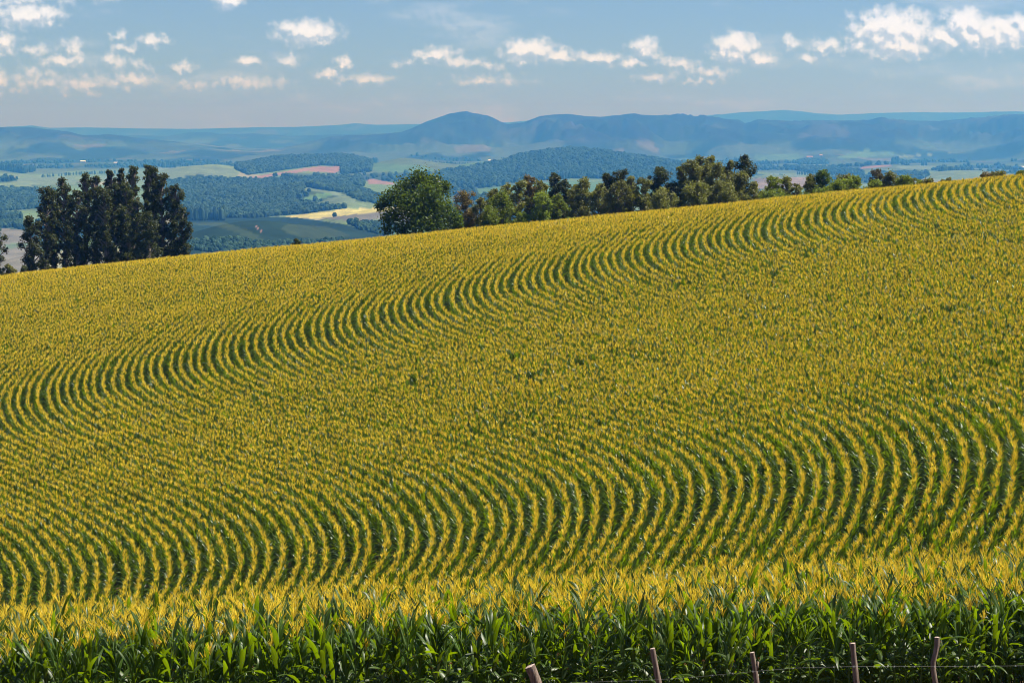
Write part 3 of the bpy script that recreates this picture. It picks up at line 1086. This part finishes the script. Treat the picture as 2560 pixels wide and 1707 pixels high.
# ------------------------------------------------------------------ trees behind the brow
M_FOL = {
    'dark': leaf_material('gum_foliage', (.046, .058, .017), (.085, .11, .018), .30, .5, .25, .5),
    'olive': leaf_material('olive_foliage', (.135, .145, .036), (.25, .27, .03), .34, .5, .3, .45),
    'green': leaf_material('green_foliage', (.13, .175, .022), (.29, .37, .02), .38, .5, .25, .4),
    'broad': leaf_material('broad_foliage', (.045, .078, .012), (.16, .23, .008), .34, .5, .2, .5),
    'brown': leaf_material('brownish_foliage', (.15, .12, .045), (.22, .18, .04), .32, .5, .25, .45),
    'grey': leaf_material('grey_foliage', (.12, .115, .065), (.14, .14, .06), .28, .5, .3, .45),
}


def puff(cx, cy, cz, r, n, size, R, squash=1.0, droop=.3):
    """leaf sprays spread through a lobe of crown: n small four-cornered faces"""
    d = R.normal(size=(n, 3)); d /= np.linalg.norm(d, axis=1)[:, None]
    rad = r * np.clip(np.abs(R.normal(.70, .26, n)), .1, 1.32)
    rad *= 1 + .22 * fbm(d[:, 0] * 2.5 + cx * 3.1, d[:, 2] * 2.5 + cz * 1.7 + d[:, 1] * 2, 91, 2)
    p = np.array([cx, cy, cz]) + d * rad[:, None] * np.array([1, 1, squash])
    nr = d * .75 + R.normal(size=(n, 3)) * .75
    nr /= np.linalg.norm(nr, axis=1)[:, None]
    t = np.cross(nr, R.normal(size=(n, 3))); t /= np.linalg.norm(t, axis=1)[:, None] + 1e-9
    b = np.cross(nr, t)
    sz = (size * R.uniform(.6, 1.4, n))[:, None]
    c = np.stack([p - t * sz * .5, p + b * sz * .32 + nr * sz * .1, p + t * sz * .5, p - b * sz * .32 + nr * sz * .1], 1)
    return c.reshape(-1, 3)


def make_tree(name, u, vtop, Y, hw, style, label, group=None, cat='tree', seed=0, lobes=None, low=.32, dens=1.0, leaf=.34):
    """u, vtop: where the tip shows; hw: half-width of the crown in photo pixels"""
    R = np.random.default_rng(seed + 1000)
    r = random.Random(seed)
    tip = unproj(u, vtop, Y)
    x, y = tip[0], tip[1]
    g = float(ground(x, y)) - .1
    H = tip[2] - g
    m = Y / FPX
    W = hw * m
    root = empty(name, (x, y, g))
    mb = MB()
    lean = r.uniform(-.03, .03) * H
    n = 7
    tr = max(.10, .022 * H)
    tpts = [np.array([lean * (i / n) ** 2 + r.uniform(-.04, .04) * tr * 2, 0, H * .9 * i / n]) for i in range(n + 1)]
    mb.tube(tpts, [tr * (1 - .85 * i / n) for i in range(n + 1)], 7)
    C = []
    if lobes is None:
        lobes = []
        vis = H * (1 - low)
        W = W * (1.32 if group == LINE else 1.6 if group == HEDGE else 1.15)
        nl = max(14, int(9.5 * vis / max(W, .5) + 8))
        for i in range(nl):
            s = (i + .5) / nl
            env = math.sin(math.pi * (.12 + .80 * (1 - s) ** .8)) ** .7      # widest low down, narrow tip
            rr = W * r.choice((.20, .26, .33, .42)) * r.uniform(.85, 1.15) * (.65 + .35 * env)
            off = W * env * r.uniform(.15, .92)
            a = r.uniform(0, 6.28)
            hz = H * low + vis * s - rr * .5 * s
            lobes.append((math.cos(a) * off + lean * s, math.sin(a) * off * .8, hz, rr))
        for i in range(5):
            s = (i + .5) / 5
            lobes.append((lean * s + r.uniform(-.15, .15) * W, r.uniform(0, .3) * W, H * low + vis * s * .92, W * (.50 if group == LINE else .36) * (1 - .35 * s)))
        lobes.append((lean, 0, H - W * .30, W * .32))
    for (lx, ly, lz, lr) in lobes:
        k = max(.18, leaf * (.75 + .25 * Y / 350))
        cnt = int(dens * 62 * (lr / k) ** 2 * .55) + 30
        C.append(puff(lx, ly, lz, lr, cnt, k, R, .95))
        h0 = min(max(lz - lr * 1.2 - abs(lx) * .5, H * .08), H * .85)
        p0 = np.array([np.interp(h0, [p[2] for p in tpts], [p[0] for p in tpts]), 0, h0])
        p2 = np.array([lx, ly, lz])
        p1 = p0 * .45 + p2 * .55 + np.array([0, 0, -.12 * lr])
        if np.linalg.norm(p2 - p0) > .3:
            mb.tube([p0, p1, p2], [tr * .42, tr * .28, tr * .10], 5, cap=False)
    link('trunk', mb.mesh('trunk', True), M_BARK, root)
    C = np.concatenate(C)
    me = mesh_np('crown', C, np.arange(len(C)).reshape(-1, 4), smooth=False)
    link('crown', me, M_FOL[style], root)
    tag(root, label, cat, group)
    return len(C) // 4


GROVE = 'dark eucalyptus trees in the grove at left'
LINE = 'eucalyptus trees in the line behind the brow'
HEDGE = 'low trees and bushes along the brow at right'
TREES = [
    # u, vtop, hw, style, label, depth, low
    (-14, 572, 26, 'dark', 'dark gum tree cut off by the left edge of the photo', 352, .25),
    (80, 540, 27, 'dark', 'lowest dark gum tree at the left end of the grove', 352, .12),
    (109, 467, 27, 'dark', 'gum tree with a bare thin trunk, first tall one from the left', 356, .40),
    (133, 492, 16, 'dark', 'thin gum tree squeezed right of the first tall bare trunk', 360, .45),
    (163, 443, 25, 'dark', 'gum tree with a split round top, left part of the grove', 358, .30),
    (190, 476, 24, 'dark', 'shorter leafy gum tree in front, left half of the grove', 350, .18),
    (208, 434, 20, 'dark', 'gum tree with a tall single tip, left of the grove middle', 362, .35),
    (239, 440, 21, 'dark', 'gum tree with twin small tips, just left of grove middle', 360, .3),
    (264, 470, 27, 'dark', 'shorter full gum tree in front of the grove middle', 350, .12),
    (275, 425, 17, 'dark', 'gum tree with a round knob top, grove middle', 364, .40),
    (302, 421, 14, 'dark', 'slim gum tree with a small round tip beside the knob top', 362, .42),
    (288, 458, 22, 'dark', 'bushy gum tree below the slim round tip', 352, .2),
    (331, 415, 19, 'dark', 'tall gum tree just left of the grove gap', 360, .34),
    (318, 455, 26, 'dark', 'full gum tree standing below the tall one left of the gap', 352, .18),
    (345, 500, 20, 'dark', 'low gum tree under the gap in the grove', 349, .3),
    (362, 413, 16, 'dark', 'tallest slender gum tree just right of the grove gap', 362, .42),
    (384, 417, 24, 'dark', 'broad topped tall gum tree, right part of the grove', 358, .34),
    (372, 528, 30, 'dark', 'low leafy gum tree by a pale trunk, right part of the grove', 347, .10),
    (407, 434, 26, 'dark', 'gum tree with a sloping right shoulder in the grove', 356, .25),
    (434, 462, 25, 'dark', 'gum tree second from the right end of the grove', 356, .15),
    (452, 520, 20, 'dark', 'lowest gum tree at the right end of the grove', 352, .05),
    (1168, 477, 28, 'brown', 'brownish gum tree right beside the big round tree', 330, .25),
    (1199, 494, 20, 'olive', 'short olive tree behind the brownish gum', 328, .15),
    (1230, 472, 20, 'olive', 'olive tree left of the bright green mound tree', 332, .2),
    (1254, 479, 30, 'green', 'bright green rounded tree, left part of the line', 322, .1),
    (1221, 514, 22, 'green', 'low bright green tree in front, nearest the brownish gum', 318, .05),
    (1267, 460, 18, 'olive', 'olive tree peeping over the bright green rounded tree', 336, .35),
    (1297, 452, 22, 'olive', 'dome topped olive tree left of the reddish topped one', 334, .3),
    (1327, 439, 20, 'brown', 'reddish brown topped gum tree, left third of the line', 336, .4),
    (1349, 452, 20, 'olive', 'olive tree right of the reddish topped gum', 334, .3),
    (1310, 530, 26, 'green', 'low green tree filling the gap under the dome topped olive', 318, .05),
    (1362, 482, 30, 'green', 'bright green low tree in front, centre left of the line', 318, .08),
    (1398, 485, 24, 'green', 'second bright green low tree, next to the taller dark gum', 319, .08),
    (1387, 432, 22, 'dark', 'dark gum tree above the two bright green trees', 336, .38),
    (1411, 449, 18, 'dark', 'dark gum on the right shoulder of the taller dark one', 334, .3),
    (1455, 444, 26, 'olive', 'broad olive gum right of the bright green trees', 326, .15),
    (1438, 462, 22, 'olive', 'olive gum on the left side of the broad one', 328, .15),
    (1496, 458, 22, 'olive', 'olive gum between the broad one and the twin tips', 324, .15),
    (1518, 433, 20, 'dark', 'left of the twin dark tips in the middle of the line', 328, .2),
    (1553, 424, 24, 'dark', 'right and taller of the twin dark tips, middle of the line', 328, .25),
    (1546, 452, 30, 'olive', 'olive gum in front of the twin dark tips', 320, .08),
    (1579, 441, 24, 'olive', 'grey olive gum right of the twin dark tips', 322, .12),
    (1645, 417, 27, 'dark', 'pointed dark gum left of the tallest clump', 322, .2),
    (1617, 445, 24, 'olive', 'olive gum on the left side of the pointed dark gum', 320, .15),
    (1655, 470, 34, 'olive', 'olive gum in front of the pointed dark gum', 314, .05),
    (1682, 456, 22, 'dark', 'dark gum on the right side of the pointed one', 318, .15),
    (1700, 416, 15, 'olive', 'thin gum standing free left of the tallest clump', 318, .3),
    (1734, 400, 26, 'olive', 'sunny olive gum at the left of the tallest clump', 316, .25),
    (1754, 390, 24, 'olive', 'second gum from the left in the tallest clump', 318, .3),
    (1778, 390, 18, 'olive', 'third gum from the left in the tallest clump', 320, .3),
    (1740, 455, 34, 'olive', 'full gum in front of the left tallest clump', 310, .05),
    (1793, 407, 24, 'olive', 'rounded gum in the middle of the tallest clump', 314, .2),
    (1820, 402, 20, 'olive', 'gum left of the highest tip in the clump', 316, .25),
    (1860, 387, 24, 'dark', 'highest tipped gum at the right of the tallest clump', 314, .25),
    (1846, 428, 28, 'olive', 'gum in front of the highest tip', 308, .1),
    (1806, 452, 34, 'olive', 'wide gum low in front of the clump middle', 306, .04),
    (1885, 455, 18, 'olive', 'small gum at the right foot of the tallest clump', 308, .1),
    (1933, 440, 16, 'green', 'small green tree, first right of the tall clump', 300, .2),
    (1926, 474, 22, 'green', 'low green bush, first right of the tall clump', 298, .05),
    (1968, 442, 15, 'olive', 'thin open olive tree with visible trunk', 302, .35),
    (1995, 459, 13, 'olive', 'small tree right of the thin open one', 300, .3),
    (1966, 484, 22, 'green', 'low green bush under the thin open olive tree', 296, .05),
    (2028, 436, 17, 'olive', 'thin two stemmed tree left of the dense dark green one', 296, .45),
    (2058, 425, 17, 'broad', 'dense dark green rounded tree, tallest right of the gap', 296, .3),
    (2055, 473, 32, 'green', 'wide low bush below the dense dark green tree', 290, .04),
    (2090, 450, 26, 'green', 'wide green tree right of the dense dark green one', 290, .05),
    (2115, 436, 18, 'olive', 'olive tree peaking between two wide green bushes', 293, .2),
    (2143, 439, 25, 'green', 'bright green bushy tree right of the olive peak', 288, .05),
    (2184, 456, 18, 'green', 'low round green bush left of the grey tree', 283, .02),
    (2196, 430, 16, 'grey', 'greyish leafy tree in the right hand hedge', 286, .15),
    (2222, 437, 22, 'olive', 'olive tree joined to the right of the greyish one', 285, .1),
    (2262, 445, 19, 'green', 'green round bush standing right of the olive tree', 280, .05),
    (2281, 453, 12, 'olive', 'small bush touching the green round bush', 280, .05),
    (2298, 456, 11, 'green', 'small lone bush, first after the hedge ends', 277, .05),
    (2324, 453, 14, 'olive', 'small lone bush, second after the hedge ends', 276, .05),
    (2357, 456, 9, 'olive', 'tiny bush barely above the maize, third after the hedge', 273, .05),
    (2372, 452, 8, 'olive', 'tiny pointed bush, fourth after the hedge', 273, .05),
    (2467, 437, 22, 'brown', 'brownish bush on the brow near the right edge', 268, .05),
    (2498, 435, 19, 'olive', 'olive bush right beside the brownish bush on the brow', 267, .05),
    (2557, 433, 14, 'green', 'green bush cut by the right edge of the photo', 264, .05),
    (60, 664, 14, 'dark', 'small dark shrub at the left foot of the grove', 340, .05),
    (22, 662, 18, 'olive', 'low olive shrub near the left edge below the grove', 338, .05),
    (743, 597, 12, 'dark', 'lone small bush just showing over the brow', 322, .05),
]


def build_trees():
    tot = 0
    for i, (u, v, hw, st, lab, Y, low) in enumerate(TREES):
        if u > 2150: v -= 7
        small = hw < 24 and v > 445 and u > 1900 or u < 30 and v > 640 or 'shrub' in lab or 'bush' in lab
        grp = GROVE if u < 480 and not small else (LINE if 1160 < u < 1900 else HEDGE if u > 1900 else None)
        name = 'bush' if ('bush' in lab or 'shrub' in lab) else 'eucalyptus_tree'
        tot += make_tree(name, u, v, Y, hw, st, lab, grp, 'bush' if name == 'bush' else 'tree', seed=i, low=low * (.7 if u < 480 else .35),
                         leaf=.22 if u < 1900 else .19, dens=.62)
    # the big round tree
    Y = 318
    m = Y / FPX
    tip = unproj(1036, 428, Y)
    g = float(ground(tip[0], tip[1])) - .1
    L = []
    for (zx, zy, zr, dy) in [(540, 320, 120, 0), (420, 400, 120, .5), (680, 360, 110, 1.0), (640, 470, 150, -1.6), (330, 490, 135, 0), (220, 540, 95, .4), (480, 560, 170, -2.0),
                             (760, 430, 90, 1.4), (740, 590, 150, -.8), (860, 660, 100, .3), (890, 720, 70, -.5), (330, 650, 125, -1.0), (560, 720, 150, -2.2), (240, 690, 75, .8),
                             (700, 750, 110, -1.6), (250, 790, 60, -.3), (400, 800, 110, -1.2), (820, 760, 90, -.5), (790, 380, 55, .5), (180, 580, 55, 0), (540, 480, 190, 2.6), (600, 640, 220, 2.6)]:
        p = unproj(900 + zx / 3.675, 360 + zy / 3.675, Y)
        L.append((p[0] - tip[0], dy, p[2] - g, zr / 3.675 * m * .92))
    tot += make_tree('broadleaf_tree', 1036, 428, Y, 110, 'broad', 'big round dark green broadleaf tree standing alone at the brow', None, 'tree', seed=501, lobes=L, dens=.85, leaf=.36)
    print('leaf sprays', tot)


build_trees()

# ------------------------------------------------------------------ woods in the valley
def crown_source(name, seed, tall):
    R = np.random.default_rng(seed)
    mb = MB()
    import bmesh
    bm = bmesh.new()
    bmesh.ops.create_icosphere(bm, subdivisions=2, radius=1.0)
    for v in bm.verts:
        p = v.co
        k = 1 + .30 * float(vnoise(p.x * 1.9 + seed, p.y * 1.9 + p.z * 1.3, seed)) + R.uniform(-.10, .10)
        v.co = Vector((p.x * k, p.y * k, (p.z * k * (1.0 if not tall else 2.3)) + (.75 if not tall else 2.0)))
    me = bpy.data.meshes.new(name)
    bm.to_mesh(me); bm.free()
    me.materials.append(M_WOOD)
    return bpy.data.objects.new(name, me)


def wood_foliage():
    m, t = new_mat('distant_foliage')
    inf = t.n('ShaderNodeObjectInfo')
    c = t.mix(inf.outputs['Random'], rgb(.022, .050, .030), rgb(.070, .125, .065))
    b = t.n('ShaderNodeBsdfDiffuse', {0: c, 1: .9})
    t.n('ShaderNodeOutputMaterial', {0: b})
    return m


M_WOOD = wood_foliage()
ROUND = source_collection('round_crowns', [crown_source('round_crown_%d' % i, 300 + i, False) for i in range(4)])
TALL = source_collection('tall_crowns', [crown_source('tall_crown_%d' % i, 320 + i, True) for i in range(4)])


def woods():
    pts = []
    for k, pl in enumerate(FOREST):
        us = [p[0] for p in pl]; vs = [p[1] for p in pl]
        # plan bounds
        y1 = min(86 / max((max(vs) - 330), 1) * FPX, 3000) * .7 * KF
        y2 = 86 / max((min(vs) - 330), 8) * FPX * 1.15 * KF
        n0 = int(min(90000, (max(us) - min(us)) / FPX * (y1 + y2) / 2 * (y2 - y1) / (75 if y2 > 5200 else 30)))
        Y = rng.uniform(y1, y2, n0)
        X = (rng.uniform(min(us), max(us), n0) - 1280) / FPX * Y
        u, v = plan_uv(X, Y)
        ok = in_poly(u, v, pl)
        pts.append(np.stack([X[ok], Y[ok]], -1))
    P = np.concatenate(pts)
    # scattered trees elsewhere in the valley, in the wooded patches
    n0 = 26000
    Y = KF * 1300 * (7200 / 1300) ** rng.random(n0)
    X = rng.uniform(-.235, .235, n0) * Y
    f = fbm(X / KF / 190, Y / KF / 420, 51, 4)
    u, v = plan_uv(X, Y)
    bad = np.zeros(n0, bool)
    for fc, pl in FIELDS: bad |= in_poly(u, v, pl)
    ok = (f > .10) & ~bad & ((u < 430) | (u > 1000) | (v < 545))
    P = np.concatenate([P, np.stack([X[ok], Y[ok]], -1)])
    n = len(P)
    Z = far_height(P[:, 0], P[:, 1])
    s = rng.uniform(4.0, 8.2, n) * np.clip(P[:, 1] / 6200, .36, 1.0)
    o = scatter('valley_woods', np.stack([P[:, 0], P[:, 1], Z - .5], -1), np.stack([np.zeros(n), np.zeros(n), rng.uniform(0, 6.28, n)], -1),
                np.stack([s, s, s * rng.uniform(.9, 1.4, n)], -1), rng.integers(0, 4, n), ROUND)
    tag(o, 'blue hazed woods spread over the valley floor', kind='stuff')
    print('woods', n)


woods()

TREELINES = [  # (u, v) pairs on the valley floor, spacing and height of the trees
    ([(888, 404), (945, 404)], 5, 22, 3), ([(1030, 410), (1060, 407), (1140, 412), (1170, 412)], 7, 16, 2), ([(1252, 396), (1290, 392)], 6, 22, 3),
    ([(1290, 391), (1400, 386)], 8, 15, 2), ([(1640, 396), (1700, 394), (1860, 400)], 8, 14, 3), ([(1835, 398), (1850, 397)], 5, 24, 2),
    ([(1905, 402), (1945, 402)], 7, 12, 2), ([(1990, 436), (2140, 440)], 7, 10, 3), ([(405, 414), (440, 413)], 6, 22, 3), ([(440, 416), (580, 408)], 9, 13, 2),
    ([(455, 546), (560, 545)], 5, 18, 4), ([(2225, 408), (2245, 408)], 6, 24, 2), ([(2300, 414), (2315, 414)], 6, 18, 2), ([(2340, 428), (2380, 426)], 8, 10, 2),
    ([(2350, 448), (2420, 444)], 7, 18, 4), ([(0, 422), (60, 430), (90, 425)], 7, 20, 3), ([(0, 562), (50, 560)], 5, 12, 2), ([(1405, 464), (1480, 460)], 6, 14, 4),
    ([(100, 436), (200, 431), (330, 428)], 5, 9, 2), ([(2070, 445), (2300, 440)], 10, 9, 2), ([(1550, 380), (1600, 384)], 8, 20, 2),
]


def treelines():
    for k, (pl, sp, h, rows) in enumerate(TREELINES):
        pts = []
        for (u0, v0), (u1, v1) in zip(pl[:-1], pl[1:]):
            Y0 = KF * min(6500, 86 / (v0 - 330) * FPX * .97); Y1 = KF * min(6500, 86 / (v1 - 330) * FPX * .97)
            A = np.array([(u0 - 1280) / FPX * Y0, Y0]); B = np.array([(u1 - 1280) / FPX * Y1, Y1])
            n = max(2, int(abs(B[0] - A[0]) / (sp * 1.3)))
            for j in range(rows):
                s = (np.arange(n) + rng.uniform(0, 1, n)) / n
                pts.append(A + (B - A) * s[:, None] + np.stack([rng.normal(0, 2, n), 9.0 * j + rng.normal(0, 3, n)], -1))
        P = np.concatenate(pts)
        n = len(P)
        Z = far_height(P[:, 0], P[:, 1])
        s = h * 1.45 / 4.6 * rng.uniform(.7, 1.15, n)
        o = scatter('treeline', np.stack([P[:, 0], P[:, 1], Z - .5], -1), np.stack([np.zeros(n), np.zeros(n), rng.uniform(0, 6.28, n)], -1),
                    np.stack([s * .8, s * .8, s], -1), rng.integers(0, 4, n), TALL)
        tag(o, 'distant row of tall trees on the valley floor', kind='stuff')


treelines()

# ------------------------------------------------------------------ farmhouses in the valley
HOUSES = [
    (1226, 404, 16, 'white farmhouse beside a pale field in the mid valley', 0.2), (2022, 396, 20, 'white farmhouse with red roof on a green field at right', -.2),
    (2050, 397, 10, 'small white farm shed right of the red roofed farmhouse', .1), (1913, 380, 9, 'lone small white house high at the mountain foot', .3),
    (2381, 426, 18, 'long white barn on a pale strip at far right', .05), (2424, 427, 14, 'second white barn on the pale strip, right of the long one', .1),
    (2556, 418, 14, 'white house at the right edge of the valley', -.1), (210, 394, 18, 'long white farm building in the left valley', .1),
    (292, 406, 12, 'pale house between fields in the left valley', -.2), (861, 423, 9, 'small white hut at the end of the red soil strip', .1),
]


def house(u, v, L, label, rz):
    Y = KF * min(6900, 86 / (v - 330) * FPX * .98)
    L = L * 1.4
    X = (u - 1280) / FPX * Y
    z = float(far_height(np.array([X]), np.array([Y]))[0])
    root = empty('farmhouse', (X, Y, z - .2), rz)
    D, h, rh = max(6.0, L * .5), 5.4, 3.2
    mb = MB(); mb.box((0, 0, h / 2), (L, D, h)); link('wall', mb.mesh('wall'), M_WALL, root)
    mb = MB(); e = .5
    vs = [(-L / 2 - e, -D / 2 - e, h), (L / 2 + e, -D / 2 - e, h), (L / 2 + e, D / 2 + e, h), (-L / 2 - e, D / 2 + e, h), (-L / 2 - e, 0, h + rh), (L / 2 + e, 0, h + rh)]
    mb.add([(a, b, c + .03) for a, b, c in vs], [(0, 1, 5, 4), (2, 3, 4, 5), (1, 2, 5), (3, 0, 4), (3, 2, 1, 0)])
    link('roof', mb.mesh('roof'), M_ROOF if 'red' in label or L < 12 else M_WALL, root)
    mb = MB(); mb.box((L * .1, -D / 2 - .03, 1.1), (1.1, .06, 2.2)); link('door', mb.mesh('door'), M_DOOR, root)
    for wx in (-.32, -.12, .32):
        mb = MB(); mb.box((L * wx, -D / 2 - .03, 1.9), (1.4, .06, 1.2)); link('window', mb.mesh('window'), M_GLASS, root)
    tag(root, label, 'house', 'white farm buildings in the valley')


for hs in HOUSES:
    house(*hs)

# ------------------------------------------------------------------ haze
def haze():
    mb = MB()
    x, y0, y1, z0, z1 = 19500, -120, 30200, -320, 292
    mb.box((0, (y0 + y1) / 2, (z0 + z1) / 2), (2 * x, y1 - y0, z1 - z0))
    m, t = new_mat('haze')
    pv = t.n('ShaderNodeVolumePrincipled')
    pv.inputs['Color'].default_value = rgb(.10, .41, 1.0)
    pv.inputs['Absorption Color'].default_value = rgb(1, 1, 1)
    pv.inputs['Density'].default_value = 1.28e-4
    pv.inputs['Anisotropy'].default_value = 0.71
    t.nt.links.new(pv.outputs[0], t.n('ShaderNodeOutputMaterial').inputs['Volume'])
    o = link('haze', mb.mesh('haze'), m)
    tag(o, 'thin blue air over the valley', kind='stuff')


haze()
